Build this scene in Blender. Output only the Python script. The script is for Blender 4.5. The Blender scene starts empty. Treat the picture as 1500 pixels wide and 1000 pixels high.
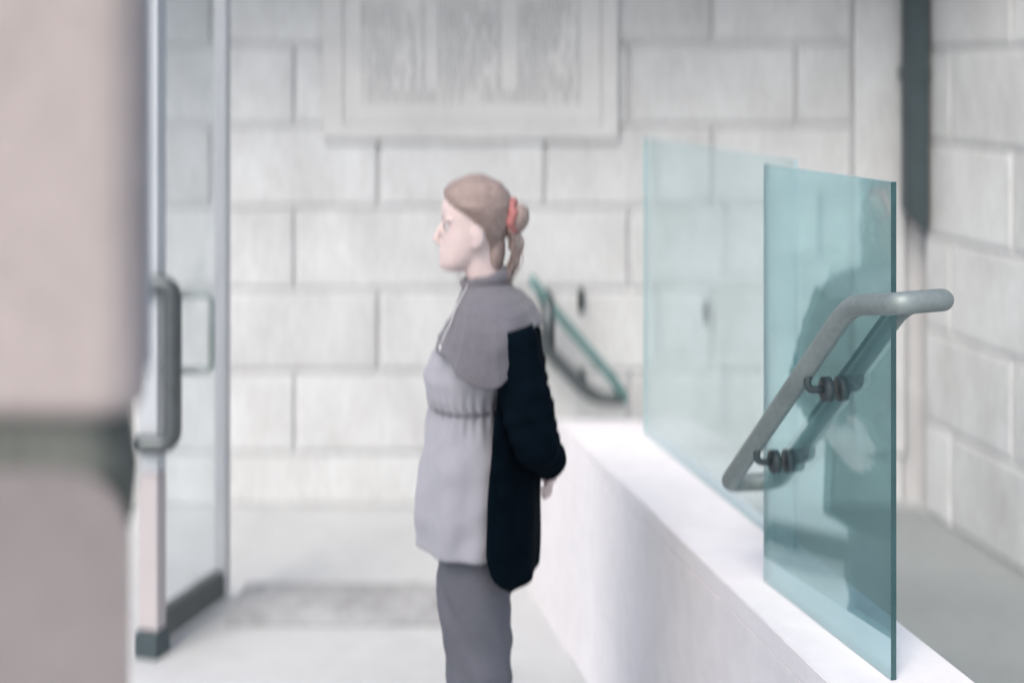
import bpy, bmesh, math, random
from mathutils import Vector, Matrix, noise
random.seed(7)
PI = math.pi
S = bpy.context.scene
col = S.collection

# ------------------------------------------------------------------ camera, world, sun, exposure
F = 2083.0                      # focal length in photo pixels (50 mm on 36 mm)
HC, HZ = 1.93, 110.0            # camera height and horizon row
cam = bpy.data.cameras.new('camera'); camo = bpy.data.objects.new('camera', cam); col.objects.link(camo)
cam.lens = 50; cam.sensor_width = 36; cam.sensor_fit = 'HORIZONTAL'
camo.location = (0, 0, HC); camo.rotation_euler = (math.radians(90), 0, 0)
cam.shift_y = -(500 - HZ) / 1500.0
cam.clip_start = 0.05; cam.clip_end = 500
cam.dof.use_dof = True; cam.dof.focus_distance = 2.70; cam.dof.aperture_fstop = 0.9; cam.dof.aperture_ratio = 2.4; cam.dof.aperture_blades = 0
S.camera = camo
SUN_EL, SUN_AZ = math.radians(48), math.radians(205)     # azimuth clockwise from +Y: behind the camera, to the left
w = bpy.data.worlds.new('World'); S.world = w; w.use_nodes = True
nt = w.node_tree
sky = nt.nodes.new('ShaderNodeTexSky'); sky.sky_type = 'NISHITA'; sky.sun_disc = False
sky.sun_elevation = SUN_EL; sky.sun_rotation = SUN_AZ; sky.air_density = 1.0; sky.dust_density = 4.0; sky.ozone_density = 1.0
bg = nt.nodes['Background']; bg.inputs['Strength'].default_value = 0.15
nt.links.new(sky.outputs[0], bg.inputs['Color'])
sl = bpy.data.lights.new('sun', 'SUN'); sl.energy = 1.1; sl.angle = math.radians(40); sl.color = (1.0, 0.99, 0.985)
so = bpy.data.objects.new('sun', sl); col.objects.link(so)
d = Vector((math.sin(SUN_AZ) * math.cos(SUN_EL), math.cos(SUN_AZ) * math.cos(SUN_EL), math.sin(SUN_EL)))
so.rotation_euler = (-d).to_track_quat('-Z', 'Y').to_euler(); so.location = (-4, -6, 9)
vs = S.view_settings; vs.view_transform = 'Standard'; vs.look = 'None'; vs.gamma = 1; vs.use_curve_mapping = False
vs.exposure = 0.60
S.cycles.max_bounces = 10; S.cycles.transparent_max_bounces = 24
S.cycles.use_denoising = True

# ------------------------------------------------------------------ helpers
def P(px, py, Y):
    return Vector(((px - 750) * Y / F, Y, HC - (py - HZ) * Y / F))

def srgb(r, g, b):
    f = lambda c: ((c / 255 + .055) / 1.055) ** 2.4 if c > 10 else c / 255 / 12.92
    return (f(r), f(g), f(b), 1)

def mat(name, c, rough=.7, metal=0, var=.12, scale=6, bump=.0, bscale=60, spec=.4, tint=None, sheen=0, stretch=(1, 1, 1)):
    m = bpy.data.materials.new(name); m.use_nodes = True
    n, l = m.node_tree.nodes, m.node_tree.links
    b = n['Principled BSDF']
    b.inputs['Roughness'].default_value = rough; b.inputs['Metallic'].default_value = metal
    b.inputs['Specular IOR Level'].default_value = spec
    if sheen: b.inputs['Sheen Weight'].default_value = sheen
    tc = n.new('ShaderNodeTexCoord'); mp = n.new('ShaderNodeMapping'); mp.inputs['Scale'].default_value = stretch
    oi = n.new('ShaderNodeObjectInfo')
    ad = n.new('ShaderNodeVectorMath'); ad.operation = 'MULTIPLY_ADD'
    l.new(oi.outputs['Random'], ad.inputs[0]); ad.inputs[1].default_value = (37, 19, 23); l.new(tc.outputs['Object'], ad.inputs[2])
    l.new(ad.outputs[0], mp.inputs['Vector'])
    n1 = n.new('ShaderNodeTexNoise'); n1.inputs['Scale'].default_value = scale; n1.inputs['Detail'].default_value = 6
    n2 = n.new('ShaderNodeTexNoise'); n2.inputs['Scale'].default_value = scale * 9; n2.inputs['Detail'].default_value = 4
    l.new(mp.outputs[0], n1.inputs['Vector']); l.new(mp.outputs[0], n2.inputs['Vector'])
    cr = n.new('ShaderNodeValToRGB')
    t = tint or c
    cr.color_ramp.elements[0].position = .32; cr.color_ramp.elements[1].position = .68
    cr.color_ramp.elements[0].color = tuple(x * (1 - var) for x in t[:3]) + (1,)
    cr.color_ramp.elements[1].color = tuple(min(1, x * (1 + var)) for x in c[:3]) + (1,)
    mx = n.new('ShaderNodeMix'); mx.data_type = 'FLOAT'; mx.inputs[0].default_value = .35
    l.new(n1.outputs[0], mx.inputs[2]); l.new(n2.outputs[0], mx.inputs[3]); l.new(mx.outputs[0], cr.inputs[0])
    l.new(cr.outputs[0], b.inputs['Base Color'])
    # per-object tone
    hs = n.new('ShaderNodeHueSaturation'); mr = n.new('ShaderNodeMapRange')
    mr.inputs[3].default_value = 1 - var * .5; mr.inputs[4].default_value = 1 + var * .35
    l.new(oi.outputs['Random'], mr.inputs[0]); l.new(mr.outputs[0], hs.inputs['Value']); l.new(cr.outputs[0], hs.inputs['Color'])
    l.new(hs.outputs[0], b.inputs['Base Color'])
    if bump:
        bp = n.new('ShaderNodeBump'); bp.inputs['Strength'].default_value = bump; bp.inputs['Distance'].default_value = .004
        n3 = n.new('ShaderNodeTexNoise'); n3.inputs['Scale'].default_value = bscale; n3.inputs['Detail'].default_value = 5
        l.new(mp.outputs[0], n3.inputs['Vector']); l.new(n3.outputs[0], bp.inputs['Height']); l.new(bp.outputs[0], b.inputs['Normal'])
    return m

def glass_mat(name, tint, film, film_amt, rough=.03, refl=1.0):
    """thin pane: tinted clear glass with a pale film painting in a hazy veil and a fresnel reflection"""
    m = bpy.data.materials.new(name); m.use_nodes = True
    n, l = m.node_tree.nodes, m.node_tree.links
    n.remove(n['Principled BSDF']); out = n['Material Output']
    tr = n.new('ShaderNodeBsdfTransparent'); tr.inputs[0].default_value = tint
    df = n.new('ShaderNodeBsdfDiffuse'); df.inputs[0].default_value = film  # veil of haze put into the glass as a pale diffuse colour
    tl = n.new('ShaderNodeBsdfTranslucent'); tl.inputs[0].default_value = film
    fm = n.new('ShaderNodeMixShader'); fm.inputs[0].default_value = .45
    l.new(df.outputs[0], fm.inputs[1]); l.new(tl.outputs[0], fm.inputs[2])
    tc = n.new('ShaderNodeTexCoord'); ns = n.new('ShaderNodeTexNoise'); ns.inputs['Scale'].default_value = 2.2; ns.inputs['Detail'].default_value = 5
    l.new(tc.outputs['Object'], ns.inputs['Vector'])
    mr = n.new('ShaderNodeMapRange'); mr.inputs[1].default_value = .25; mr.inputs[2].default_value = .75
    mr.inputs[3].default_value = film_amt * .75; mr.inputs[4].default_value = film_amt * 1.25
    l.new(ns.outputs[0], mr.inputs[0])
    m1 = n.new('ShaderNodeMixShader'); l.new(mr.outputs[0], m1.inputs[0]); l.new(tr.outputs[0], m1.inputs[1]); l.new(fm.outputs[0], m1.inputs[2])
    gl = n.new('ShaderNodeBsdfGlossy'); gl.inputs['Roughness'].default_value = rough; gl.inputs[0].default_value = tuple(.45 + .55 * x for x in tint[:3]) + (1,)
    fr = n.new('ShaderNodeFresnel'); fr.inputs[0].default_value = 1.45
    mu = n.new('ShaderNodeMath'); mu.operation = 'MULTIPLY'; mu.inputs[1].default_value = refl
    # fresnel from the back of a thin sheet must be that of the front
    geo = n.new('ShaderNodeNewGeometry'); iv = n.new('ShaderNodeMix'); iv.data_type = 'FLOAT'
    iv.inputs[2].default_value = 1.45; iv.inputs[3].default_value = 1 / 1.45
    l.new(geo.outputs['Backfacing'], iv.inputs[0]); l.new(iv.outputs[0], fr.inputs[0])
    l.new(fr.outputs[0], mu.inputs[0])
    m2 = n.new('ShaderNodeMixShader'); l.new(mu.outputs[0], m2.inputs[0]); l.new(m1.outputs[0], m2.inputs[1]); l.new(gl.outputs[0], m2.inputs[2])
    l.new(m2.outputs[0], out.inputs[0])
    return m

def obj(name, bm, mats, parent=None, smooth=False, loc=None, recalc=True):
    if recalc: bmesh.ops.recalc_face_normals(bm, faces=bm.faces)
    me = bpy.data.meshes.new(name); bm.to_mesh(me); bm.free()
    if not isinstance(mats, (list, tuple)): mats = [mats]
    for m in mats: me.materials.append(m)
    if smooth:
        for p in me.polygons: p.use_smooth = True
    o = bpy.data.objects.new(name, me); col.objects.link(o)
    if parent: o.parent = parent
    if loc is not None: o.location = loc
    return o

def thing(name, label, cat, loc=(0, 0, 0), rz=0, group=None):
    o = bpy.data.objects.new(name, None); col.objects.link(o); o.location = loc; o.rotation_euler = (0, 0, rz)
    o.empty_display_size = .1
    return tag(o, label, cat, group)

def tag(o, label, cat, group=None):
    o['label'] = label; o['category'] = cat
    if group: o['group'] = group
    return o

def struct(o):
    o['kind'] = 'structure'; return o

def box(bm, x0, x1, y0, y1, z0, z1, bev=0, seg=2, mi=0):
    vs_ = [bm.verts.new((x, y, z)) for x in (x0, x1) for y in (y0, y1) for z in (z0, z1)]
    q = [(0, 1, 3, 2), (4, 6, 7, 5), (0, 4, 5, 1), (2, 3, 7, 6), (0, 2, 6, 4), (1, 5, 7, 3)]
    fs = [bm.faces.new([vs_[i] for i in f]) for f in q]
    for f in fs: f.material_index = mi
    if bev:
        es = {e for f in fs for e in f.edges}
        bmesh.ops.bevel(bm, geom=list(es), offset=bev, segments=seg, profile=.5, affect='EDGES')

def frame_axes(t, up):
    t = t.normalized(); u = up - t * up.dot(t)
    if u.length < 1e-4: u = Vector((1, 0, 0)) - t * t.x
    u.normalize(); return u, t.cross(u)

def tube(bm, pts, rad, n=16, up=Vector((0, 0, 1)), cap=True, closed=False, dome=False):
    """swept tube; rad: number, or list of numbers / (along-up, across) pairs"""
    pts = [Vector(p) for p in pts]; N = len(pts)
    if not isinstance(rad, (list, tuple)): rad = [rad] * N
    rings = []
    pu = None
    for i, p in enumerate(pts):
        if closed: t = pts[(i + 1) % N] - pts[i - 1]
        else: t = pts[min(i + 1, N - 1)] - pts[max(i - 1, 0)]
        u, v = frame_axes(t, pu if pu is not None else up); pu = u
        r = rad[i]; ra, rb = r if isinstance(r, (list, tuple)) else (r, r)
        rings.append([bm.verts.new(p + u * ra * math.cos(2 * PI * k / n) + v * rb * math.sin(2 * PI * k / n)) for k in range(n)])
    R = list(zip(rings, rings[1:])) + ([(rings[-1], rings[0])] if closed else [])
    for a, b in R:
        for k in range(n):
            bm.faces.new((a[k], a[(k + 1) % n], b[(k + 1) % n], b[k]))
    if cap and not closed:
        for ring, p, q, r in ((rings[0], pts[0], pts[1], rad[0]), (rings[-1], pts[-1], pts[-2], rad[-1])):
            r0 = max(r) if isinstance(r, (list, tuple)) else r
            c = bm.verts.new(p + ((p - q).normalized() * r0 * .6 if dome else Vector()))
            for k in range(n): bm.faces.new((ring[k], ring[(k + 1) % n], c))

def ellipsoid(bm, c, r, M=None, seg=20):
    mt = Matrix.Translation(Vector(c)) @ (M or Matrix()) @ Matrix.Diagonal((r[0], r[1], r[2], 1))
    bmesh.ops.create_uvsphere(bm, u_segments=seg, v_segments=seg // 2 + 2, radius=1, matrix=mt)

def fillet(pts, r, n=6):
    """round the corners of an open 3-D polyline"""
    pts = [Vector(p) for p in pts]; out = [pts[0]]
    for a, b, c in zip(pts, pts[1:], pts[2:]):
        d1, d2 = (a - b), (c - b); k = min(r, d1.length * .48, d2.length * .48)
        s, e = b + d1.normalized() * k, b + d2.normalized() * k
        for i in range(n + 1):
            t = i / n; out.append(s * (1 - t) ** 2 + b * 2 * t * (1 - t) + e * t * t)
    out.append(pts[-1]); return out

def interp(tab, z):
    """piecewise smooth lookup in rows (z, a, b, ...), any order of z"""
    tab = sorted(tab)
    if z <= tab[0][0]: return tab[0][1:]
    if z >= tab[-1][0]: return tab[-1][1:]
    for r, s in zip(tab, tab[1:]):
        if r[0] <= z <= s[0]:
            t = (z - r[0]) / (s[0] - r[0]); t = t * t * (3 - 2 * t) * .5 + t * .5
            return tuple(a + (b - a) * t for a, b in zip(r[1:], s[1:]))

# ------------------------------------------------------------------ materials
M = {}
M['stone'] = mat('pale ashlar stone', (.545, .565, .57), .85, var=.13, scale=2.6, bump=.6, bscale=45, tint=(.515, .525, .525), stretch=(1.4, 1.4, .8))
M['stone_core'] = mat('recessed mortar', (.53, .535, .54), .95, var=.12, scale=8)
M['pier'] = mat('pinkish pier stone', (.33, .292, .28), .85, var=.16, scale=2.2, bump=.4, bscale=60)
M['ped'] = mat('weathered pedestal stone', (.20, .182, .182), .85, var=.12, scale=3, bump=.5, bscale=60)
M['bronze_green'] = mat('weathered bronze collar', (.085, .095, .085), .6, metal=.3, var=.3, scale=7)
M['floor'] = mat('pale paving', (.49, .505, .51), .62, var=.12, scale=1.1, bump=.25, bscale=90)
M['path'] = mat('grey paving', (.265, .288, .292), .7, var=.10, scale=2, bump=.3, bscale=80)
M['white'] = mat('white parapet render', (.75, .735, .75), .7, var=.09, scale=1.6, bump=.25, bscale=70)
M['coping'] = mat('pale coping stone', (.70, .69, .70), .7, var=.05, scale=2.5, bump=.25, bscale=70)
M['plaque'] = mat('grey white marble', (.56, .565, .56), .5, var=.06, scale=3, tint=(.52, .53, .53))
M['letter'] = mat('cut letter paint', (.27, .285, .29), .8, var=.15, scale=30)
M['steel'] = mat('gunmetal rail', (.11, .125, .13), .45, metal=.75, var=.15, scale=9)
M['bronze'] = mat('bronze handrail', (.27, .32, .315), .55, metal=.45, var=.18, scale=9)
M['teal_metal'] = mat('green patina rail', (.13, .25, .245), .5, metal=.3, var=.2, scale=9)
M['alu'] = mat('grey blue aluminium', (.46, .49, .52), .45, metal=.25, var=.05, scale=3)
M['frame'] = mat('pale door frame', (.42, .435, .445), .5, var=.05)
M['kick'] = mat('pale pink panel', (.40, .375, .385), .6, var=.05, scale=5)
M['dark'] = mat('dark metal', (.05, .072, .08), .5, metal=.2, var=.2, scale=6)
M['mat'] = mat('painted floor shadow', (.30, .306, .312), .9, var=.5, scale=1.6, bump=.6, bscale=200)  # soft floor shadow painted as a blotchy grey
M['glass'] = glass_mat('teal glass', (.70, .885, .893, 1), (.62, .80, .81, 1), .15, rough=.012, refl=4.0)
M['glass_pale'] = glass_mat('pale teal glass', (.90, .965, .97, 1), (.60, .72, .73, 1), .08, rough=.02, refl=1.2)
M['glass_door'] = glass_mat('door glass', (.93, .95, .96, 1), (.6, .63, .66, 1), .05)
M['glass_edge'] = mat('dark glass edge', (.03, .085, .09), .2, var=.2, scale=12, spec=.6)
M['edge_pale'] = mat('pale glass edge', (.38, .50, .51), .3, var=.1, scale=12)
M['unseen_slab'] = mat('grey unseen slab', (.22, .25, .25), .8, var=.1)  # for the unseen slab added over the back wall
M['skin'] = mat('fair skin', (.66, .535, .51), .55, var=.05, scale=14, bump=.1, bscale=150)
M['hair'] = mat('brown fair hair', (.36, .275, .245), .55, var=.3, scale=10, stretch=(1, 14, 14), bump=.5, bscale=30)
M['tie'] = mat('dusty red fabric', (.46, .18, .17), .8, var=.2, scale=40)
M['coat'] = mat('black wool', (.0022, .0055, .0095), .95, var=.3, scale=25, bump=.4, bscale=300, spec=.03)
M['tunic'] = mat('lavender grey cotton', (.36, .36, .395), .9, var=.06, scale=5, bump=.3, bscale=350, sheen=.2)
M['shawl'] = mat('mauve grey wool', (.165, .157, .175), .95, var=.14, scale=9, bump=.5, bscale=260, sheen=.2)
M['trouser'] = mat('grey trouser cloth', (.125, .13, .152), .9, var=.10, scale=6, bump=.4, bscale=320)
M['shoe'] = mat('black leather', (.02, .02, .022), .45, var=.2)
M['cord'] = mat('white cord', (.7, .7, .7), .4)
M['eye'] = mat('eye white', (.7, .68, .66), .25, var=.03)
M['iris'] = mat('dark iris', (.04, .04, .045), .2)

# ------------------------------------------------------------------ the setting
def sheet(name, pts, z, m, n=1):
    bm = bmesh.new(); bm.faces.new([bm.verts.new((x, y, z)) for x, y in pts])
    return struct(obj(name, bm, m))
sheet('ground', [(-150, -200), (150, -200), (150, 200), (-150, 200)], 0, M['floor'])

DY = -0.216                      # plan direction of everything on the right: x falls by .216 per metre of depth
def EX(Y): return .142 + DY * (Y - 4.93)          # foot line of the parapet (left face)
GS = -.278                        # the near pane stands a few degrees off the parapet line
def GX(Y): return .735 + GS * (Y - 2.8)
def GB(Y): return .845 + DY * (Y - 2.8)           # glass balustrade line
RX0, RY0 = 1.824, 6.28
def WX(Y): return RX0 + .192 * (RY0 - Y)          # right-hand wall face
sheet('side_path', [(EX(5.3) + .42, 5.3), (EX(5.3) + .42, 6.36), (WX(6.36) + .0, 6.36), (WX(.5), .5), (EX(.5) + .42, .5)], .004, M['path'])

# ---- back wall of rusticated blocks
WY, CH, BW = 6.38, .3675, .75
bwall = thing('stone_wall', 'pale rusticated stone wall behind the standing person, inscribed tablet set into it', 'wall', (0, WY, 0))
X0, X1 = -3.06, 1.76
bm = bmesh.new(); box(bm, X0 - .02, X1 + .21, .016, .6, 0, 3.0); obj('core', bm, M['stone_core'], bwall)
def block_mesh(name, w_, h_, d_=.06, ch=.017, jt=.007):
    bm = bmesh.new()
    box(bm, jt, w_ - jt, -.002, d_, jt, h_ - jt)
    ed = [e for e in bm.edges if all(abs(v.co.y + .002) < 1e-5 for v in e.verts)]
    bmesh.ops.bevel(bm, geom=ed, offset=ch, segments=3, profile=.5, affect='EDGES')
    bmesh.ops.recalc_face_normals(bm, faces=bm.faces)
    me = bpy.data.meshes.new(name); bm.to_mesh(me); bm.free(); me.materials.append(M['stone']); return me
cache = {}
def place_block(parent, x, y, z, w_, h_, name='block', rz=0, **k):
    key = (round(w_, 3), round(h_, 3), tuple(k.items()))
    if key not in cache: cache[key] = block_mesh(name, w_, h_, **k)
    o = bpy.data.objects.new(name, cache[key]); col.objects.link(o); o.parent = parent
    o.location = (x, y, z); return o
Z0 = .23
xx = X0
while xx < X1 - .01:             # low plinth course
    ww = min(1.5, X1 - xx); place_block(bwall, xx, 0, 0, ww, Z0, 'plinth_block', ch=.008, jt=.003); xx += ww
JX = (310 - 750) * WY / F        # joint at px 310 in odd rows
for r in range(8):
    z = Z0 + r * CH
    off = JX + (0 if r % 2 else BW / 2) - 4 * BW
    x = off
    lim = (1250 - 750) * WY / F
    while x < lim:
        a, b = max(x, X0), min(x + BW, lim)
        if b - a > .05: place_block(bwall, a, random.uniform(-.002, .002), z, b - a, min(CH, 3.0 - z))
        x += BW
# plain pilaster strip that ends the wall
bm = bmesh.new(); box(bm, lim + .003, (1326 - 750) * WY / F, -.02, .06, Z0, 3.0, .012); obj('pilaster', bm, M['stone'], bwall)
# unseen slab added above the frame to shade the upper wall
bm = bmesh.new(); box(bm, X0, X1 + .2, -1.2, .6, 3.02, 3.3, .03); obj('shade_slab', bm, M['unseen_slab'], bwall)

# ---- right-hand wall: larger blocks, runs towards the camera
ang = math.atan2(-1, .192)
rwall = thing('side_wall', 'pale stone block wall on the right running towards the viewer beside the grey path', 'wall', (RX0, RY0, 0), ang)
L = 3.6; H2 = .4085
bm = bmesh.new(); box(bm, -.0, L, .016, .45, 0, 3.6); obj('core', bm, M['stone_core'], rwall)
for r in range(9):
    x = (-.26 if r % 2 else -.75)
    while x < L:
        a, b = max(0, x), min(L, x + .98)
        if b - a > .05: place_block(rwall, a, random.uniform(-.002, .002), r * H2, b - a, H2, ch=.014, jt=.008)
        x += .98
# the local frame: x along the wall towards the viewer; y must point away from the path
rwall.scale = (1, 1, 1)

# ---- downpipe in the corner
Yp = 6.24
dp = thing('downpipe', 'dark square metal downpipe in the corner between the two stone walls', 'downpipe', P(1340, 320, Yp))
bm = bmesh.new()
wv = .046
prof = [(-wv, .0), (wv, -.085)]
vsb = [bm.verts.new((x, y, z)) for y in (-.05, .05) for x, z in ((-wv, .03), (wv, -.06), (wv, 2.1), (-wv, 2.1))]
for f in ((0, 1, 2, 3), (7, 6, 5, 4), (0, 4, 5, 1), (1, 5, 6, 2), (2, 6, 7, 3), (3, 7, 4, 0)): bm.faces.new([vsb[i] for i in f])
bmesh.ops.bevel(bm, geom=list(bm.edges), offset=.008, segments=2, affect='EDGES')
obj('pipe', bm, M['dark'], dp)
for zz in (.62, 1.55):
    bm = bmesh.new(); box(bm, -wv - .004, wv + .004, -.056, .1, zz, zz + .035, .004); obj('pipe_clip', bm, M['dark'], dp)

# ---- inscribed tablet
TL, TR, TB = P(474, 0, WY).x, P(905, 0, WY).x, P(0, 205, WY).z
pq = thing('inscribed_tablet', 'grey white stone memorial tablet with three columns of cut names on the back wall', 'plaque', ((TL + TR) / 2, WY, TB))
cx = (TL + TR) / 2; HT = 1.15
il, ir, ib = P(501, 0, WY).x - cx, P(880, 0, WY).x - cx, P(0, 181, WY).z - TB
bm = bmesh.new(); box(bm, TL - cx, TR - cx, -.035, -.004, 0, HT, .006); obj('slab', bm, M['plaque'], pq)
bm = bmesh.new()
g = .009
for a in ((il, ir, ib, ib + g), (il, il + g, ib + g, HT - .06), (ir - g, ir, ib + g, HT - .06), (il, ir, HT - .06, HT - .06 + g)):
    box(bm, a[0], a[1], -.043, -.034, a[2], a[3], .003)
obj('raised_border', bm, M['plaque'], pq)
# serif capitals drawn from thick and thin strokes on a unit-high grid
def arc(cx_, cy_, rx, ry, a0, a1, n=8):
    return [(cx_ + rx * math.cos(math.radians(a0 + (a1 - a0) * i / n)), cy_ + ry * math.sin(math.radians(a0 + (a1 - a0) * i / n))) for i in range(n + 1)]
TH, TN = .17, .075
def stem(x, y0=0, y1=1, t=TH): return [([(x, y0), (x, y1)], t), ([(x - .12, y0 + .02), (x + .12, y0 + .02)], .05), ([(x - .12, y1 - .02), (x + .12, y1 - .02)], .05)]
G = {
 'A': (.8, [([(.08, 0), (.4, 1)], TN), ([(.4, 1), (.72, 0)], TH), ([(.2, .34), (.6, .34)], TN), ([(0, .02), (.18, .02)], .05), ([(.6, .02), (.84, .02)], .05)]),
 'B': (.66, stem(.14) + [([(.14, .97)] + arc(.34, .75, .2, .22, 90, -90) + [(.14, .53)], .11), ([(.34, .53)] + arc(.34, .28, .26, .25, 90, -90) + [(.14, .03)], .12)]),
 'C': (.78, [(arc(.46, .5, .38, .47, 48, 312, 14), .12), ([(.72, .72), (.72, .95)], .06)]),
 'D': (.82, stem(.14) + [([(.14, .97)] + arc(.34, .5, .4, .47, 90, -90, 12) + [(.14, .03)], .12)]),
 'E': (.6, stem(.14) + [([(.14, .97), (.54, .97)], TN), ([(.14, .52), (.46, .52)], TN), ([(.14, .03), (.58, .03)], TN), ([(.54, .8), (.54, 1)], .05), ([(.58, 0), (.58, .2)], .05)]),
 'F': (.56, stem(.14) + [([(.14, .97), (.54, .97)], TN), ([(.14, .52), (.44, .52)], TN), ([(.54, .8), (.54, 1)], .05)]),
 'G': (.82, [(arc(.46, .5, .38, .47, 48, 320, 14), .12), ([(.72, .05), (.72, .42)], .13), ([(.58, .43), (.84, .43)], .05)]),
 'H': (.86, stem(.14) + stem(.72) + [([(.14, .52), (.72, .52)], TN)]),
 'I': (.3, stem(.15)),
 'J': (.4, [([(.24, 1), (.24, .1), (.14, -.1), (.02, -.12)], TH * .85), ([(.1, .98), (.36, .98)], .05)]),
 'K': (.76, stem(.14) + [([(.16, .46), (.66, 1)], TN), ([(.3, .6), (.72, 0)], TH), ([(.56, .98), (.78, .98)], .05)]),
 'L': (.6, stem(.14) + [([(.14, .03), (.58, .03)], TN), ([(.58, 0), (.58, .22)], .05)]),
 'M': (1.0, stem(.12, t=TN) + stem(.86) + [([(.12, 1), (.49, .05)], TH), ([(.49, .05), (.86, 1)], TN)]),
 'N': (.88, stem(.13, t=TN) + stem(.74, t=TN) + [([(.13, 1), (.74, 0)], TH)]),
 'O': (.92, [(arc(.46, .5, .38, .47, 0, 360, 18), .13)]),
 'P': (.62, stem(.14) + [([(.14, .97)] + arc(.32, .72, .24, .25, 90, -90) + [(.14, .47)], .11)]),
 'Q': (.92, [(arc(.46, .5, .38, .47, 0, 360, 18), .13), ([(.5, .05), (.95, -.2)], .12)]),
 'R': (.74, stem(.14) + [([(.14, .97)] + arc(.32, .74, .23, .23, 90, -90) + [(.14, .51)], .11), ([(.32, .5), (.74, 0)], TH)]),
 'S': (.6, [(arc(.3, .75, .2, .22, 40, 270, 9) + arc(.3, .28, .22, .25, 90, -140, 9), .12)]),
 'T': (.72, stem(.36) + [([(.03, .97), (.69, .97)], TN), ([(.03, .8), (.03, 1)], .05), ([(.69, .8), (.69, 1)], .05)]),
 'U': (.82, [([(.14, 1), (.14, .35)] + arc(.41, .3, .27, .27, 180, 360, 8) + [(.68, 1)], .12), ([(.0, .98), (.28, .98)], .05), ([(.56, .98), (.82, .98)], .05)]),
 'V': (.8, [([(.08, 1), (.4, 0)], TH), ([(.4, 0), (.72, 1)], TN), ([(-.02, .98), (.22, .98)], .05), ([(.6, .98), (.82, .98)], .05)]),
 'W': (1.12, [([(.06, 1), (.32, 0)], TH), ([(.32, 0), (.56, 1)], TN), ([(.56, 1), (.8, 0)], TH), ([(.8, 0), (1.06, 1)], TN), ([(-.04, .98), (.2, .98)], .05), ([(.94, .98), (1.14, .98)], .05)]),
 'Y': (.76, [([(.06, 1), (.38, .5)], TH), ([(.38, .5), (.7, 1)], TN), ([(.38, .5), (.38, 0)], TH), ([(.24, .02), (.52, .02)], .05), ([(-.04, .98), (.2, .98)], .05)]),
}
def text_w(s): return sum(.42 if c == ' ' else G[c][0] + .14 for c in s)
def write(bm, s, x, z, h, sx):
    k = 0
    for c in s:
        if c == ' ': x += .42 * h * sx; continue
        for pts, t in G[c][1]:
            for (ax, ay), (bx_, by_) in zip(pts, pts[1:]):
                a, b = Vector((x + ax * h * sx, z + ay * h)), Vector((x + bx_ * h * sx, z + by_ * h))
                dd = (b - a)
                if dd.length < 1e-6: continue
                u = dd.normalized(); nn = Vector((-u.y, u.x)) * t * h * .5 * (.8 + .2 * sx); a2, b2 = a - u * t * h * .08, b + u * t * h * .08
                y = -.0362 - .00004 * (k % 20); k += 1
                bm.faces.new([bm.verts.new((p.x, y, p.y)) for p in (a2 - nn, b2 - nn, b2 + nn, a2 + nn)])
        x += (G[c][0] + .14) * h * sx
cols = [(530, 626, ['BINNING|A', 'BUNBURY|H ST', 'CALTHROP|E', 'CARLOS|E S', 'CLARK|W J', 'CORBETT|A E', 'CRICK|T N F']),
        (642, 737, ['HOLDER|G V', 'LEWIS|TOBIAS', 'LITTLE|W R P', 'LUESE|DAVID', 'PAPWORTH|A', 'PHILLIPS|G', 'SAVAGE|W R']),
        (757, 851, ['STREATFEILD|S', 'SWINTON|J O', 'SYMONS|J', 'TURNER|T E', 'VINEY|C H', 'WALLIS|S J', 'WEEKS|PHILIP J'])]
lines = [(a, b, 10 + 18.7 * i, t) for a, b, L_ in cols for i, t in enumerate(L_)]
lines += [(530, 682, 10 + 18.7 * 7, 'CRUICKSHANK|J F E'), (704, 851, 10 + 18.7 * 7, 'ORCHARDSON|C M Q')]
for a, b, py, t in lines:
    xl, xr = P(a, 0, WY).x - cx, P(b, 0, WY).x - cx
    h = 12.5 * WY / F; z = P(0, py + 6.5, WY).z - TB
    n1, n2 = t.split('|')
    full = text_w(n1) + text_w(n2) + .5
    sx = min(.95, (xr - xl) / (full * h))
    bm = bmesh.new()
    write(bm, n1, xl, z, h, sx); write(bm, n2, xr - text_w(n2) * h * sx, z, h, sx)
    obj('lettering', bm, M['letter'], pq)['kind'] = 'stuff'

# ---- small pins in the wall
for px, py, lab in ((851, 440, 'small dark iron pin in the back wall above the far handrail'), (1034, 456, 'small dark iron pin in the back wall left of the glass handrail')):
    bm = bmesh.new(); box(bm, -.008, .008, -.045, 0, -.035, .035, .004)
    box(bm, -.016, .016, -.004, .003, -.05, .05, .001)
    tag(obj('wall_pin', bm, M['steel'], loc=P(px, py, WY - .003)), lab, 'wall pin', 'iron pins in the back wall')

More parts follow.
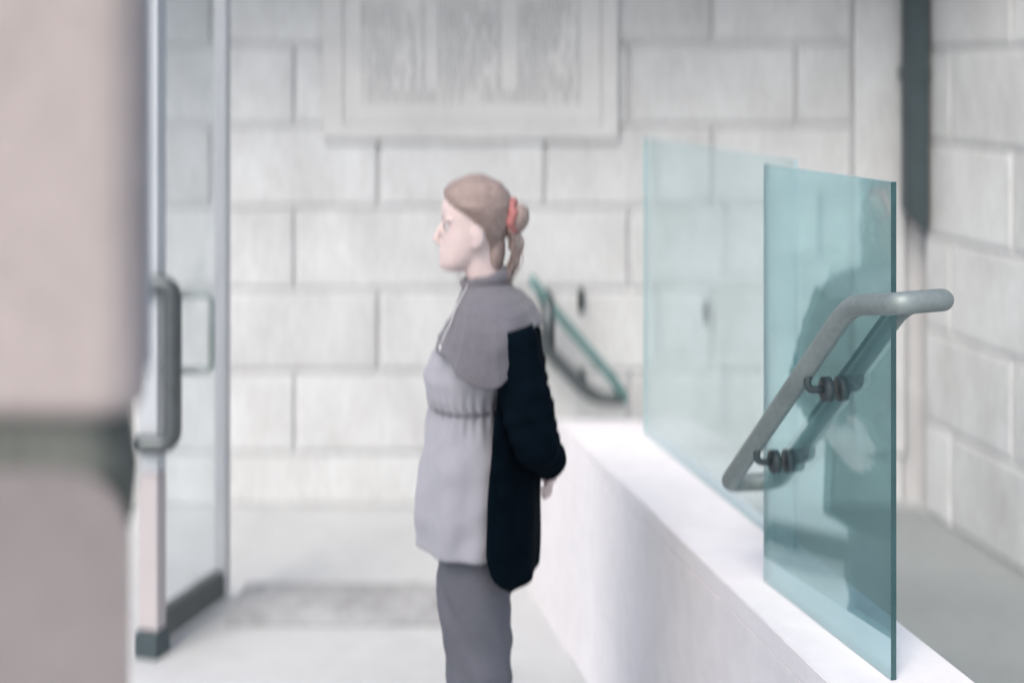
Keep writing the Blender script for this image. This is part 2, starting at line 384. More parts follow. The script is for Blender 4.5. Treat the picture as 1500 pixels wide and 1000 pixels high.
# ---- left foreground pier
YP = 1.25
pr = thing('stone_pier', 'blurred pinkish stone pier close on the left with a dark bronze collar', 'pier', P(-150, 110, YP) * Vector((1, 1, 0)) if False else Vector((P(-150, 110, YP).x, YP, 0)))
xr_ = P(196, 0, YP).x - pr.location.x
def splay(bm, z0, z1, x_right, y_front, rnd_top=0, rnd_bot=0, mi=0):
    pass
def pier_piece(name, prof, m):
    """prof: rows (z, inset). Plan: flat front, rounded right arris, side splayed back to the left."""
    bm = bmesh.new(); rings = []
    for z, ins in prof:
        pl = [(-.5, ins)]
        r = .035
        pl += [(xr_ - ins - r + r * math.sin(t * PI / 2 * 1.2 / 6), ins + r - r * math.cos(t * PI / 2 * 1.2 / 6)) for t in range(7)]
        lx, ly = pl[-1]
        pl += [(lx - .30, .62), (-.5, .62)]
        rings.append([bm.verts.new((x, y, z)) for x, y in pl])
    for a, b in zip(rings, rings[1:]):
        for k in range(len(a)): bm.faces.new((a[k], a[(k + 1) % len(a)], b[(k + 1) % len(b)], b[k]))
    bm.faces.new(rings[0]); bm.faces.new(list(reversed(rings[-1])))
    return obj(name, bm, m, pr)
zf = lambda py: HC - (py - HZ) * YP / F
pier_piece('shaft', [(zf(622), .02), (zf(616), .012), (zf(606), .005), (zf(594), .001), (zf(580), 0), (3.4, 0)], M['pier'])
pier_piece('collar', [(zf(790), .016), (zf(700), .008), (zf(660), .014), (zf(622), .018)], M['bronze_green'])
# pedestal: its top right shoulder is rounded in elevation
bm = bmesh.new()
el = [(-.5, 0), (xr_ - .004, 0), (xr_ - .004, zf(780))]
sx0 = P(90, 0, YP).x - pr.location.x
for t in range(1, 9):
    a = t / 8 * PI / 2
    el.append((sx0 + (xr_ - .004 - sx0) * math.cos(a), zf(780) + (zf(690) - zf(780)) * math.sin(a)))
el.append((-.5, zf(690)))
fr = [bm.verts.new((x, .002, z)) for x, z in el]; bk = [bm.verts.new((x - (.28 if i in range(1, len(el) - 1) else 0), .56, z)) for i, (x, z) in enumerate(el)]
bm.faces.new(fr); bm.faces.new(list(reversed(bk)))
for k in range(len(el)): bm.faces.new((fr[k], fr[(k + 1) % len(el)], bk[(k + 1) % len(el)], bk[k]))
bmesh.ops.bevel(bm, geom=[e for e in bm.edges if all(abs(v.co.y - .002) < 1e-5 for v in e.verts)], offset=.004, segments=2, affect='EDGES')
obj('pedestal', bm, M['ped'], pr)
bm = bmesh.new(); box(bm, xr_ - .003, xr_ + .0015, .05, .056, zf(560), 3.3); obj('edge_strip', bm, M['alu'], pr)

# ---- glazed door leaf, standing open, seen almost edge-on
YD, YE = 4.73, 5.2
dn, df_ = Vector((P(221, 0, YD).x, YD, 0)), Vector((P(326, 0, YE).x, YE, 0))
ln = (df_ - dn).length; adr = math.atan2(df_.y - dn.y, df_.x - dn.x)
door = thing('glass_door', 'narrow grey framed glass door standing open beside the pier, with pull handles', 'door', dn, 0)
u = (df_ - dn).normalized()
def dbox(name, s0, s1, half, z0, z1, m, bev=.006):
    """box along the leaf: s along it, half its thickness"""
    bm = bmesh.new(); box(bm, s0, s1, -half, half, z0, z1, bev)
    bmesh.ops.rotate(bm, verts=bm.verts, cent=(0, 0, 0), matrix=Matrix.Rotation(adr, 3, 'Z'))
    return obj(name, bm, m, door)
zk = HC - (690 - HZ) * YD / F
dbox('stile', -.02, .04, .036, zk, 2.72, M['alu'])
dbox('kick_panel', -.02, .04, .036, .09, zk - .003, M['kick'])
dbox('pivot_shoe', -.035, .055, .042, 0, .087, M['dark'])
dbox('stile', ln - .02, ln + .015, .026, .02, 2.72, M['frame'])
dbox('bottom_rail', .043, ln - .033, .024, .03, .13, M['steel'])
dbox('top_rail', .043, ln - .033, .024, 2.62, 2.715, M['alu'])
dbox('pane', .043, ln - .033, .005, .133, 2.617, M['glass_door'], 0)
# big D pull handle
sc_ = YD / F
def dl(px, py, dy=-.055): return Vector(((px - 221) * sc_, dy, HC - (py - HZ) * sc_))
bm = bmesh.new()
tube(bm, fillet([dl(212, 425, -.03), dl(214, 412), dl(259, 412), dl(259, 645), dl(212, 645), dl(210, 645, -.03)], .07, 8), [(.026, .03)] * 56 if False else .029, 18, dome=True)
obj('pull_handle', bm, M['steel'], door, smooth=True)
bm = bmesh.new()
tube(bm, fillet([dl(236, 433, .02), dl(308, 433, .02), dl(308, 545, .02), dl(236, 545, .02)], .03, 6), .0115, 12, dome=True)
o = obj('pull_handle', bm, M['bronze'], door, smooth=True); o['label'] = 'thinner rectangular pull handle behind the thick one'

# ---- thin grey slab, the soft shadow beside the door painted in its colour
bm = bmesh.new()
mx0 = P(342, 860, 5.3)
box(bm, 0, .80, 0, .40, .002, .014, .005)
mo = tag(obj('floor_shadow', bm, M['mat'], loc=(P(342, 0, 5.15).x, 4.98, 0)), 'thin grey slab painted as the soft shadow on the pale floor right of the glass door', 'mat')  # 'mat' here is the slab that stands in for the soft shadow

# ---- low white parapet that carries the glass
pt = thing('parapet', 'low white parapet wall running away on the right of the person, carrying the glass balustrade', 'parapet', (EX(4.75), 4.75, 0))
def slant(bm, a0, a1, y0, y1, z0, z1, bev=0):
    """box whose long sides follow the slanted direction; a0,a1 offsets right of the foot line"""
    ps = [(EX(y0) + a0, y0), (EX(y0) + a1, y0), (EX(y1) + a1, y1), (EX(y1) + a0, y1)]
    ox, oy = pt.location.x, pt.location.y
    lo = [bm.verts.new((x - ox, y - oy, z0)) for x, y in ps]; hi = [bm.verts.new((x - ox, y - oy, z1)) for x, y in ps]
    fs = [bm.faces.new(lo), bm.faces.new(list(reversed(hi)))]
    for k in range(4): fs.append(bm.faces.new((lo[k], lo[(k + 1) % 4], hi[(k + 1) % 4], hi[k])))
    if bev: bmesh.ops.bevel(bm, geom=list({e for f in fs for e in f.edges}), offset=bev, segments=3, affect='EDGES')
bm = bmesh.new(); slant(bm, .004, .29, .9, 4.75, 0, .70, .004); obj('body', bm, M['white'], pt)
ys = [.9, 2.2, 4.75]
for a, b in zip(ys, ys[1:]):
    bm = bmesh.new(); slant(bm, .004, .29, a + .0015, b - .0015, .7003, .752, .003); obj('coping_slab', bm, M['white'], pt)

# the far end of the parapet drops away in a curve
bm = bmesh.new()
prof = [(4.7515, 0), (5.42, 0), (5.42, .30)] + [(4.7515 + .6685 * math.cos(a * PI / 20), .30 + .452 * math.sin(a * PI / 20)) for a in range(1, 11)]
A = [bm.verts.new((EX(y) + .004 - pt.location.x, y - pt.location.y, z)) for y, z in prof]
B = [bm.verts.new((EX(y) + .29 - pt.location.x, y - pt.location.y, z)) for y, z in prof]
bm.faces.new(A); bm.faces.new(list(reversed(B)))
for k in range(len(A)): bm.faces.new((A[k], A[(k + 1) % len(A)], B[(k + 1) % len(B)], B[k]))
obj('end_block', bm, M['white'], pt)

# ---- glass panes in the parapet
def pane(y0, y1, z0, zt0, zt1, m, label, GX=GX, near=None):
    t = .006
    e = Vector((GX(y0), y0, z0))
    ax = Vector((GX(y1) - GX(y0), y1 - y0, 0)); n_ = Vector((ax.y, -ax.x, 0)).normalized() * t
    th = thing('glass_panel', label, 'glass panel', e, 0, 'glass balustrade panels on the parapet')
    bm = bmesh.new()
    pts = [Vector((0, 0, 0)), ax, ax + Vector((0, 0, zt1 - z0)), Vector((0, 0, zt0 - z0))]
    A = [bm.verts.new(p + n_) for p in pts]; B = [bm.verts.new(p - n_) for p in pts]
    bm.faces.new(A).material_index = 0; bm.faces.new(list(reversed(B))).material_index = 0
    for k in range(4):
        f = bm.faces.new((A[k], A[(k + 1) % 4], B[(k + 1) % 4], B[k])); f.material_index = 1 if (k == 3 and near) else 2
    obj('pane', bm, [m, M['glass_edge'], M['edge_pale']], th)
    return th
pane(2.77, 3.315, .753, 1.722, 1.722, M['glass'], 'teal glass panel with a dark upright edge, nearest on the parapet, ringed by a handrail', near=True)
pane(3.49, 4.68, .753, 1.722, 1.722, M['glass_pale'], 'paler glass panel farther along the parapet, between the near panel and the person', GX=GB)

# ---- handrail loop round the near pane
def rail_pt(px, py, off):
    """point on the plane parallel to the glass, `off` metres to its right"""
    k = (px - 750) / F                       # X = k*Y = GX(Y)+off
    Y = (.735 - 2.8 * GS + off) / (k - GS)
    return Vector((k * Y, Y, HC - (py - HZ) * Y / F))
o1, o2 = -.075, .035
a0 = rail_pt(1313, 440, o1); a1 = rail_pt(1245, 447, o1); a2 = rail_pt(1066, 708, o1)
b2 = Vector((GX(a2.y) + o2, a2.y + .02, a2.z)); b1 = Vector((GX(a1.y) + o2, a1.y + .02, a1.z)); b0 = Vector((GX(a0.y + .07) + o2, a0.y + .07, a0.z))
hr = thing('handrail', 'bronze tubular handrail looping round the near teal glass panel, sloping down to the left', 'handrail', Vector((GX(3.0), 3.0, .753)), 0)
org = hr.location
mid0 = (a0 + b0) / 2 + Vector((.0, -.045, 0))
path = [(mid0 + b0) / 2 if False else mid0, a0 + Vector((-.005, -.035, 0)), a1, a2, (a2 + b2) / 2 + Vector((-.0, .015, -.004)), b2, b1, b0 + Vector((.005, -.06, 0)), mid0]
fp = fillet([p - org for p in path], .055, 8)
bm = bmesh.new(); tube(bm, fp[:-1], .021, 18, closed=True); obj('rail', bm, M['bronze'], hr, smooth=True)
# brackets: boss on the glass and an arm to each rail
for s in (.30, .72):
    pA = a1.lerp(a2, s) - org; pB = b1.lerp(b2, s) - org; pc = (pA + pB) / 2 + Vector((0, 0, -.05))
    bm = bmesh.new()
    ax = (pB - pA).normalized()
    tube(bm, [pc - ax * .024, pc - ax * .0085], .026, 16); tube(bm, [pc + ax * .0085, pc + ax * .024], .026, 16)
    tube(bm, fillet([pc - ax * .02, pc - ax * .06, pA + Vector((0, 0, -.012))], .03, 5), .008, 10)
    tube(bm, fillet([pc + ax * .02, pc + ax * .06, pB + Vector((0, 0, -.012))], .03, 5), .008, 10)
    obj('bracket', bm, M['dark'], hr, smooth=True)

# ---- far handrail on the back wall, behind the person
YR = 6.2
fh = thing('wall_handrail', 'green and grey handrail on the back wall behind the person, sloping down right', 'handrail', P(800, 500, WY))
og = fh.location
def q(px, py, y=YR): return P(px, py, y) - og
bm = bmesh.new(); tube(bm, fillet([q(778, 408), q(800, 440), q(902, 560), q(915, 583), q(908, 588)], .05, 5), .021, 14, dome=True); obj('upper_rail', bm, M['teal_metal'], fh, smooth=True)
bm = bmesh.new(); tube(bm, fillet([q(786, 488), q(804, 515), q(858, 572), q(880, 584), q(912, 584)], .08, 6), .031, 14, dome=True); obj('lower_rail', bm, M['steel'], fh, smooth=True)
bm = bmesh.new(); tube(bm, [q(803, 438), q(804, 520)], .028, 14); obj('post', bm, M['steel'], fh, smooth=True)
for px, py in ((800, 445), (850, 566)):
    bm = bmesh.new(); a = q(px, py); tube(bm, [a, Vector((a.x, -.004, a.z))], .014, 10); tube(bm, [Vector((a.x, -.016, a.z)), Vector((a.x, -.003, a.z))], .035, 14); obj('wall_bracket', bm, M['dark'], fh, smooth=True)

# ------------------------------------------------------------------ the person
PY = 3.53
K = PY / F
def X_(px): return (px - 750) * K
def Z_(py): return HC - (py - HZ) * K
PX = -.08
per = thing('person', 'person in profile facing left, black coat over pale grey tunic, red band round tied hair', 'person', (PX, PY, 0))
def loft(bm, rows, n=40, cap=True, fn=None, steps=None, z0=None, z1=None):
    """horizontal elliptical rings; rows (z, xf, xb, b)"""
    zs = [r[0] for r in sorted(rows)]
    if steps: zs = [zs[0] + (zs[-1] - zs[0]) * i / steps for i in range(steps + 1)]
    rings = []
    for z in zs:
        xf, xb, b = interp(rows, z); c, a = (xf + xb) / 2, (xb - xf) / 2
        ring = []
        for k in range(n):
            t = 2 * PI * k / n
            p = Vector((c + a * math.cos(t), b * math.sin(t), z))
            if fn: p = fn(p, t, z, Vector((math.cos(t), math.sin(t), 0)))
            p.x -= PX
            ring.append(bm.verts.new(p))
        rings.append(ring)
    for a, b in zip(rings, rings[1:]):
        for k in range(n): bm.faces.new((a[k], a[(k + 1) % n], b[(k + 1) % n], b[k]))
    if cap: bm.faces.new(rings[0]); bm.faces.new(list(reversed(rings[-1])))
    return rings
def V(x, y, z): return Vector((x - PX, y, z))

HEAD = [(1.443, -.163, -.125, .018), (1.450, -.172, -.105, .034), (1.468, -.178, -.078, .047), (1.49, -.176, -.055, .055), (1.51, -.174, -.035, .061),
        (1.535, -.172, -.02, .066), (1.558, -.168, -.012, .070), (1.58, -.174, -.008, .072), (1.605, -.176, -.007, .072), (1.632, -.168, -.014, .066), (1.652, -.150, -.03, .053), (1.664, -.125, -.055, .034), (1.669, -.1, -.08, .01)]
bm = bmesh.new()
loft(bm, HEAD, 36, steps=26)
tube(bm, [V(-.045, 0, 1.35), V(-.055, 0, 1.40), V(-.072, 0, 1.45), V(-.085, 0, 1.51)], [(.062, .062), (.05, .05), (.046, .048), (.046, .05)], 20, up=Vector((1, 0, 0)))
tube(bm, [V(-.168, 0, 1.566), V(-.180, 0, 1.545), V(-.191, 0, 1.524), V(-.180, 0, 1.514)], [(.008, .008), (.008, .009), (.009, .012), (.008, .014)], 12, up=Vector((1, 0, 0)), dome=True)
ellipsoid(bm, V(-.176, 0, 1.494), (.0085, .020, .0055)); ellipsoid(bm, V(-.174, 0, 1.4835), (.0085, .018, .006))
ellipsoid(bm, V(-.170, 0, 1.462), (.013, .02, .013))
for s in (-1, 1):
    ellipsoid(bm, V(-.158, s * .034, 1.574), (.013, .026, .006))            # brow
    ellipsoid(bm, V(-.083, s * .070, 1.537), (.016, .007, .030), Matrix.Rotation(-.2, 4, 'Y'))
    ellipsoid(bm, V(-.088, s * .069, 1.515), (.009, .007, .012))
TORSO = [(.80, -.175, .01, .15), (.87, -.195, .025, .172), (.95, -.19, .025, .17), (1.02, -.18, .015, .152), (1.09, -.175, .01, .138), (1.15, -.188, .02, .146), (1.20, -.200, .035, .155),
         (1.27, -.165, .045, .165), (1.33, -.13, .045, .168), (1.365, -.115, .03, .125), (1.39, -.10, .01, .075)]
loft(bm, TORSO, 40, steps=30)
ARM = {}
for s in (-1, 1):
    sh = V(.0, s * .165, 1.312); el_ = V(.050, s * .212, 1.075)
    wr = V(.092, -.075, .985) if s < 0 else V(.085, .075, .965)
    ARM[s] = (sh, el_, wr)
    tube(bm, [sh, sh.lerp(el_, .3), sh.lerp(el_, .7), el_, el_.lerp(wr, .35), el_.lerp(wr, .75), wr], [.044, .046, .042, .039, .038, .030, .025], 16, up=Vector((1, 0, 0)), dome=True)
    # hand: palm, four unequal bent fingers, thumb leaving the side of the palm
    dirv = Vector((.10, -s * .9, -.30)).normalized() if s < 0 else Vector((.05, -.85, -.35)).normalized()
    side = Vector((0, 0, -1)); side = (side - dirv * side.dot(dirv)).normalized(); nor = dirv.cross(side).normalized()
    if nor.x < 0: nor = -nor
    pe = wr + dirv * .085
    tube(bm, [wr - dirv * .01, wr + dirv * .03, wr + dirv * .065, pe], [(.016, .026), (.015, .036), (.014, .040), (.011, .038)], 14, up=nor, dome=True)
    for k, fl in enumerate((.066, .076, .071, .055)):
        b_ = pe - dirv * .01 + side * (k - 1.5) * .0205
        m1 = b_ + dirv * fl * .5 + nor * .004; m2 = m1 + (dirv * .85 - nor * .5).normalized() * fl * .3; m3 = m2 + (dirv * .6 - nor * .8).normalized() * fl * .25
        tube(bm, [b_, m1, m2, m3], [.0088, .0082, .0076, .0066], 10, up=nor, dome=True)
    tb = wr + dirv * .025 - side * .03
    t1 = tb + (dirv * .6 - side * .8).normalized() * .034; t2 = t1 + (dirv * .9 - side * .3 - nor * .3).normalized() * .03
    tube(bm, [wr + dirv * .012 - side * .012, tb, t1, t2], [.013, .0125, .0105, .0085], 10, up=nor, dome=True)
for s in (-1, 1):
    hx = -.085
    tube(bm, [V(hx, s * .085, .90), V(hx - .005, s * .088, .75), V(-.09, s * .085, .62), V(-.088, s * .082, .49), V(-.078, s * .082, .36), V(-.07, s * .085, .2), V(-.072, s * .085, .085)],
         [(.076, .066), (.072, .064), (.062, .056), (.057, .052), (.056, .05), (.042, .04), (.034, .032)], 18, up=Vector((1, 0, 0)), dome=True)
    tube(bm, [V(-.045, s * .085, .045), V(-.085, s * .087, .05), V(-.15, s * .09, .036), V(-.22, s * .092, .026), V(-.25, s * .092, .02)], [(.03, .03), (.042, .034), (.03, .04), (.022, .04), (.014, .03)], 14, up=Vector((0, 0, 1)), dome=True)
body = obj('body', bm, M['skin'], per, smooth=True)
def remesh(o, vox, sm=4):
    md = o.modifiers.new('r', 'REMESH'); md.mode = 'VOXEL'; md.voxel_size = vox; md.use_smooth_shade = True
    m2 = o.modifiers.new('s', 'SMOOTH'); m2.iterations = sm; m2.factor = .5
    dg = bpy.context.evaluated_depsgraph_get(); me = bpy.data.meshes.new_from_object(o.evaluated_get(dg))
    mats_ = list(o.data.materials); o.modifiers.clear(); o.data = me
    me.materials.clear()
    for m in mats_: me.materials.append(m)
    for p in me.polygons: p.use_smooth = True; p.material_index = 0
remesh(body, .004, 12)
for s in (-1, 1):
    bm = bmesh.new(); ellipsoid(bm, (0, 0, 0), (.0115, .0115, .0068), seg=16)
    e = obj('eye', bm, M['eye'], per, smooth=True, loc=V(-.1565, s * .031, 1.5565))
    bm = bmesh.new(); ellipsoid(bm, (-.0085, -0 + s * .002, 0), (.0035, .0055, .0055), seg=12); obj('iris', bm, M['iris'], e, smooth=True)

bm = bmesh.new()
for i in range(24):
    s = -1 if i % 2 else 1; k = i / 24
    y0 = .014 + .036 * k; x0 = -.1745 + .018 * (k ** 2)
    tube(bm, [V(x0, s * y0, 1.574 + .004 * math.sin(k * 3)), V(x0 + .002, s * (y0 + .008), 1.579 + .003 * math.sin(k * 3) - .003 * k)], .0011, 5)
obj('eyebrows', bm, M['hair'], per)['kind'] = 'stuff'
# hair: cap with combed grooves, bun, loose strands
def in_hair(x, z):
    lim_ = interp([(1.44, -.045), (1.48, -.05), (1.52, -.062), (1.55, -.075), (1.575, -.10), (1.60, -.135), (1.625, -.160), (1.645, -.19)], z)[0]
    return lim_
bm = bmesh.new()
rows_n = 34; n = 72; rings = []
for i in range(rows_n + 1):
    z = 1.445 + (1.672 - 1.445) * i / rows_n
    xf, xb, b = interp(HEAD, z); c, a = (xf + xb) / 2, (xb - xf) / 2
    ring = []
    for k in range(n):
        t = -PI + 2 * PI * k / n
        x, y = c + a * math.cos(t), b * math.sin(t)
        L_ = in_hair(x, z)
        lift = .011 * max(0, min(1, (x - L_) / .018)) - .004 + (.004 if z > 1.6 else 0)
        lift += .0022 * noise.noise(Vector((t * 5 + z * 18, z * 60 + x * 20, y * 30)))
        nx, ny = math.cos(t) / max(a, .01), math.sin(t) / max(b, .01); ln_ = math.hypot(nx, ny); up_ = max(0, (z - 1.60) / .07)
        ring.append(bm.verts.new(V(x + nx / ln_ * lift * (1 - .5 * up_), y + ny / ln_ * lift * (1 - .5 * up_), z + lift * up_)))
    rings.append(ring)
for a, b in zip(rings, rings[1:]):
    for k in range(n): bm.faces.new((a[k], a[(k + 1) % n], b[(k + 1) % n], b[k]))
bm.faces.new(list(reversed(rings[-1])))
# drop faces below the hairline
kill = []
for f in bm.faces:
    c_ = f.calc_center_median()
    if c_.x + PX < in_hair(c_.x + PX, c_.z) - .004 or c_.z < 1.478: kill.append(f)
bmesh.ops.delete(bm, geom=kill, context='FACES')
ellipsoid(bm, V(-.043, 0, 1.487), (.026, .046, .062), Matrix.Rotation(.12, 4, 'Y'), 24)
ellipsoid(bm, V(.012, 0, 1.572), (.030, .034, .040), Matrix.Rotation(.35, 4, 'Y'), 24)
for f in bm.verts:
    if f.co.x + PX > .0: f.co += Vector((1, 0, 0)) * .003 * noise.noise(f.co * 90)
rnd = random.Random(3)
for i in range(150):                      # combed strands from the hairline to the bun
    sd = rnd.choice((-1, 1)); z0 = rnd.uniform(1.50, 1.655); xh = max(in_hair(0, z0), interp(HEAD, z0)[0] + .006) + rnd.uniform(0, .05)
    pts = []
    for j in range(7):
        t = j / 6; x = xh + (-.004 - xh) * t; z = z0 + (1.575 - z0) * t ** 1.4 + .010 * math.sin(t * PI) * rnd.uniform(.3, 1)
        z = min(z, 1.664)
        xf, xb, b = interp(HEAD, z); c, a = (xf + xb) / 2, (xb - xf) / 2
        s_ = max(0.02, 1 - ((x - c) / max(a, .01)) ** 2); y = sd * (b * math.sqrt(s_) + .0085)
        pts.append(V(x, y, z + .003))
    tube(bm, pts, [.0006, .0014, .0016, .0016, .0016, .0014, .001], 5, up=Vector((0, 1, 0)), cap=False)
for i in range(60):                       # loose ends at the nape
    yy = rnd.uniform(-.05, .05); z0 = rnd.uniform(1.50, 1.56)
    bul = rnd.uniform(.0, .035)
    if i % 2: bul *= .25
    pts = [V(-.01, yy, z0), V(.0 + bul, yy * 1.05, z0 - .02), V(.002 + bul * .8, yy, z0 - .05), V(-.015 + bul * .2, yy * .9, z0 - .095 - rnd.uniform(0, .02))]
    tube(bm, fillet(pts, .03, 3), .0011, 5, up=Vector((0, 1, 0)), cap=False)
hair = obj('hair', bm, M['hair'], per, smooth=True)
bm = bmesh.new(); ring = []
for i in range(28):
    a = 2 * PI * i / 28; ring.append(V(-.002 + .004 * math.sin(a * 5), math.cos(a) * .031, 1.578 + math.sin(a) * .036))
tube(bm, ring, [.013 + .003 * math.sin(i * 2.2) for i in range(28)], 10, closed=True, up=Vector((1, 0, 0)))
obj('hair_band', bm, M['tie'], per, smooth=True)

# clothing
def folds(amp, freq, seed, zref, grow):
    def fn(p, t, z, nrm):
        k = max(0, (zref - z)) * grow
        d_ = amp * (math.sin(t * freq + seed + 2.0 * noise.noise(Vector((t, z * 2, seed)))) * (.25 + k) + 1.2 * noise.noise(Vector((p.x * 9, p.y * 9 + seed, z * 7))))
        return p + nrm * d_
    return fn
def shell(o, th, off=0, sub=0):
    md = o.modifiers.new('t', 'SOLIDIFY'); md.thickness = th; md.offset = off
    if sub: m2 = o.modifiers.new('sb', 'SUBSURF'); m2.levels = sub; m2.render_levels = sub
    return o
_f = folds(.0055, 9, 1.3, 1.1, 3.2)
def tunic_fold(p, t, z, nr):
    q_ = _f(p, t, z, nr)
    g_ = math.exp(-((z - 1.122) / .045) ** 2)                      # gathers at the waist cord
    w_ = noise.noise(Vector((t * 1.6 + z * 3, z * 17 - t * 1.2, 4.2)))
    return q_ + nr * (.0035 * g_ * math.sin(t * 31 + 3 * noise.noise(Vector((t, z, 1)))) + .0065 * w_)
TUN = [(.785, -.235, .03, .196), (.86, -.236, .035, .19), (.97, -.226, .03, .178), (1.08, -.208, .02, .155), (1.122, -.203, .015, .15), (1.15, -.212, .02, .157), (1.19, -.221, .035, .165), (1.22, -.206, .045, .168), (1.30, -.16, .05, .17), (1.35, -.135, .03, .14)]
bm = bmesh.new(); loft(bm, TUN, 160, cap=False, steps=80, fn=tunic_fold); shell(obj('tunic', bm, M['tunic'], per, smooth=True), .003)
bm = bmesh.new()                          # waist cord of the tunic
ring = []
for k in range(60):
    t = 2 * PI * k / 60; xf, xb, b = interp(TUN, 1.122); c, a = (xf + xb) / 2, (xb - xf) / 2
    ring.append(V(c + (a + .002) * math.cos(t), (b + .002) * math.sin(t), 1.122 + .004 * math.cos(t)))
tube(bm, ring, [(.006, .003)] * 60, 8, closed=True); obj('waist_cord', bm, M['shawl'], per, smooth=True)
COAT = [(.72, .058, .238), (.77, .060, .232), (.85, .062, .225), (.97, .066, .212), (1.05, .076, .202), (1.1, .080, .200), (1.2, .076, .200), (1.3, .066, .195), (1.345, .042, .15)]
EDGE = [(.72, -.005), (.735, -.025), (.76, -.048), (.81, -.060), (.93, -.058), (1.07, -.047), (1.22, -.03), (1.36, -.02)]
bm = bmesh.new(); rings = []
nz, na = 40, 56
for i in range(nz + 1):
    z = .72 + (1.345 - .72) * i / nz
    xb, b = interp(COAT, z); ex = interp(EDGE, z)[0]; c = -.075; a = xb - c
    T = math.acos(max(-1, min(1, (ex - c) / a)))
    ring = []
    for k in range(na + 1):
        t = -T + 2 * T * k / na
        p = Vector((c + a * math.cos(t), b * math.sin(t), z)); k_ = max(0, 1.1 - z) * 2.4
        p += Vector((math.cos(t), math.sin(t), 0)) * .005 * (math.sin(t * 9 + .7) * (.1 + k_) + noise.noise(Vector((p.x * 8, p.y * 8, z * 6))))
        ring.append(bm.verts.new((p.x - PX, p.y, p.z)))
    rings.append(ring)
for a, b in zip(rings, rings[1:]):
    for k in range(na): bm.faces.new((a[k], a[k + 1], b[k + 1], b[k]))
shell(obj('coat', bm, M['coat'], per, smooth=True), .006, 1)
for s in (-1, 1):
    sh, el_, wr = ARM[s]; bm = bmesh.new()
    pts = [sh + Vector((-.01, 0, .01)), sh.lerp(el_, .2), sh.lerp(el_, .45), sh.lerp(el_, .7), sh.lerp(el_, .88), el_ + Vector((.008, 0, -.008)), el_.lerp(wr, .22), el_.lerp(wr, .45), el_.lerp(wr, .7), el_.lerp(wr, .88)]
    pts = fillet(pts, .03, 3)
    rr = [.062 - .014 * (i / (len(pts) - 1)) + .003 * math.sin(i * 1.7) for i in range(len(pts))]
    tube(bm, pts, rr, 24, up=Vector((1, 0, 0)), cap=False)
    for v_ in bm.verts: v_.co += Vector((noise.noise(v_.co * 14), noise.noise(v_.co * 14 + Vector((9, 0, 0))), 0)) * .006
    shell(obj('sleeve', bm, M['coat'], per, smooth=True), .004, -1)
SH = [(1.12, -.214, .088, .235), (1.19, -.218, .090, .245), (1.24, -.200, .088, .245), (1.29, -.172, .084, .242), (1.33, -.152, .070, .232), (1.36, -.138, .054, .208), (1.383, -.128, .03, .162), (1.402, -.120, .004, .09), (1.418, -.112, -.012, .056), (1.430, -.110, -.014, .054)]
bm = bmesh.new(); rings = []; na, nz = 160, 40
def shawl_pt(t, z, w, lift=0):
    xf, xb, b = interp(SH, z); c, a = (xf + xb) / 2, (xb - xf) / 2
    ph = t * 5 + 9 * (z - 1.2) + 1.6 * noise.noise(Vector((math.cos(t) * 2, math.sin(t) * 2, z * 5)))
    fold = 1 - abs(math.sin(ph))                                   # sharp ridges, broad valleys
    dr = .010 * w * (fold ** 2 - .3) * (.55 - .45 * math.cos(t)) + .006 * noise.noise(Vector((math.cos(t) * 3, math.sin(t) * 3, z * 16))) * min(1, w * 2) + lift
    return V(c + (a + dr) * math.cos(t), (b + dr) * math.sin(t), z)
for k in range(na):
    t = 2 * PI * k / na; colm = []
    x_guess = -.06 + .13 * math.cos(t)
    s_ = max(0, min(1, (.050 - x_guess) / .10)); s_ = s_ * s_ * (3 - 2 * s_)
    f_ = max(0, min(1, (-.055 - x_guess) / .12)); f_ = f_ * f_ * (3 - 2 * f_)
    zh = 1.325 + (1.20 - 1.325) * s_ + .06 * f_ + .004 * math.sin(t * 7)
    for i in range(nz + 1):
        w = i / nz; z = 1.430 + (zh - 1.430) * w
        colm.append(bm.verts.new(shawl_pt(t, z, w)))
    rings.append(colm)
for k in range(na):
    a, b = rings[k], rings[(k + 1) % na]
    for i in range(nz): bm.faces.new((a[i], b[i], b[i + 1], a[i + 1]))
shell(obj('shawl', bm, M['shawl'], per, smooth=True), .005, 0)
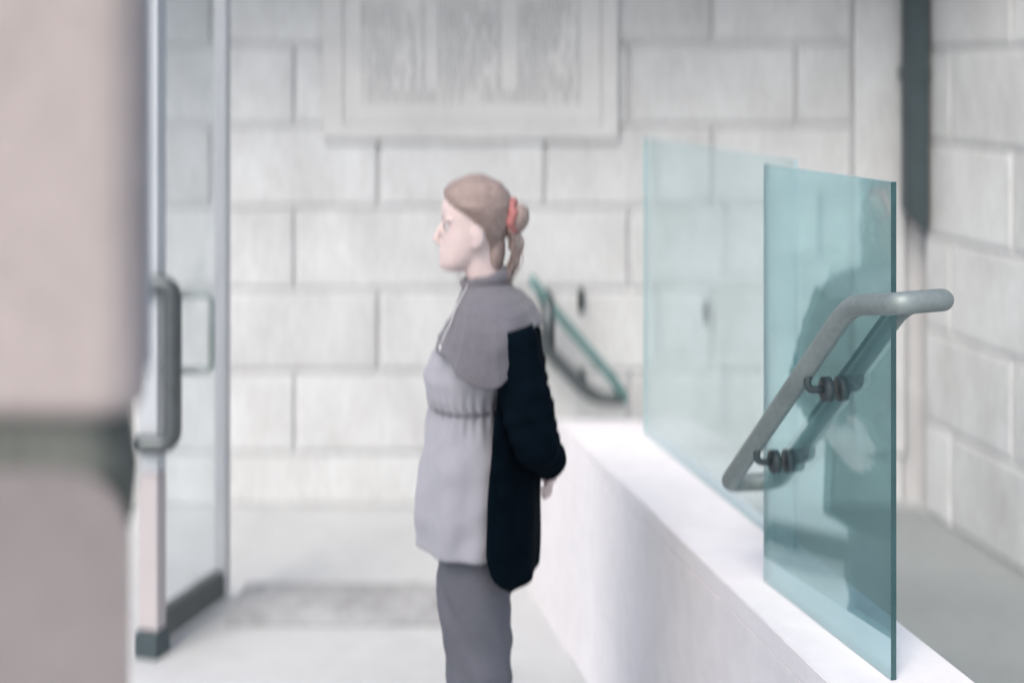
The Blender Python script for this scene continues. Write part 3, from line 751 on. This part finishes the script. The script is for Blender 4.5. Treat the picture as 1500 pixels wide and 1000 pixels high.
bm = bmesh.new(); ring = []               # rolled collar, higher at the nape
for k in range(48):
    t = 2 * PI * k / 48
    ring.append(V(-.063 + .056 * math.cos(t), .059 * math.sin(t), 1.424 + .016 * math.cos(t)))
tube(bm, ring, [(.017 + .002 * math.sin(k * .8), .008) for k in range(48)], 12, closed=True)
obj('collar', bm, M['shawl'], per, smooth=True)
bm = bmesh.new()                          # thin pale cord with a pendant on the chest
def on_shawl(px, py):
    x, z = X_(px), Z_(py); xf, xb, b = interp(SH, z); c, a = (xf + xb) / 2, (xb - xf) / 2
    t = -math.acos(max(-1, min(1, (x - c) / a))); return shawl_pt(t, z, .5, .010)
tube(bm, fillet([on_shawl(692, 412), on_shawl(680, 430), on_shawl(673, 447), on_shawl(668, 462), on_shawl(660, 478), on_shawl(656, 490)], .01, 3), .0013, 6)
ellipsoid(bm, on_shawl(655, 495), (.004, .004, .008), seg=10); obj('necklace', bm, M['cord'], per, smooth=True)
TR_ = [(.075, -.125, -.008, .07)]
for s in (-1, 1):
    bm = bmesh.new()
    tab = [(.07, -.142, -.008, .066), (.2, -.145, -.004, .068), (.42, -.155, -.006, .072), (.52, -.158, -.004, .074), (.62, -.168, -.006, .08), (.72, -.180, -.008, .078), (.90, -.18, .0, .076)]
    loft(bm, tab, 40, cap=False, steps=50, fn=lambda p, t, z, nr, s=s: Vector((p.x, p.y + s * .087, p.z)) + nr * (.012 * noise.noise(Vector((t * 1.3, z * 13 + t * 1.5, s * 4))) + .003 * math.sin(z * 70 + t * 2) * max(0, .6 - abs(z - .5) * 2.2)))
    shell(obj('trouser_leg', bm, M['trouser'], per, smooth=True), .003)
    bm = bmesh.new()
    tube(bm, [V(-.032, s * .085, .05), V(-.085, s * .087, .062), V(-.15, s * .09, .045), V(-.225, s * .092, .033), V(-.268, s * .092, .026)], [(.045, .036), (.055, .04), (.042, .046), (.03, .046), (.02, .034)], 16, dome=True)
    for v_ in bm.verts: v_.co.z = max(v_.co.z, 0.0)
    obj('shoe', bm, M['shoe'], per, smooth=True)
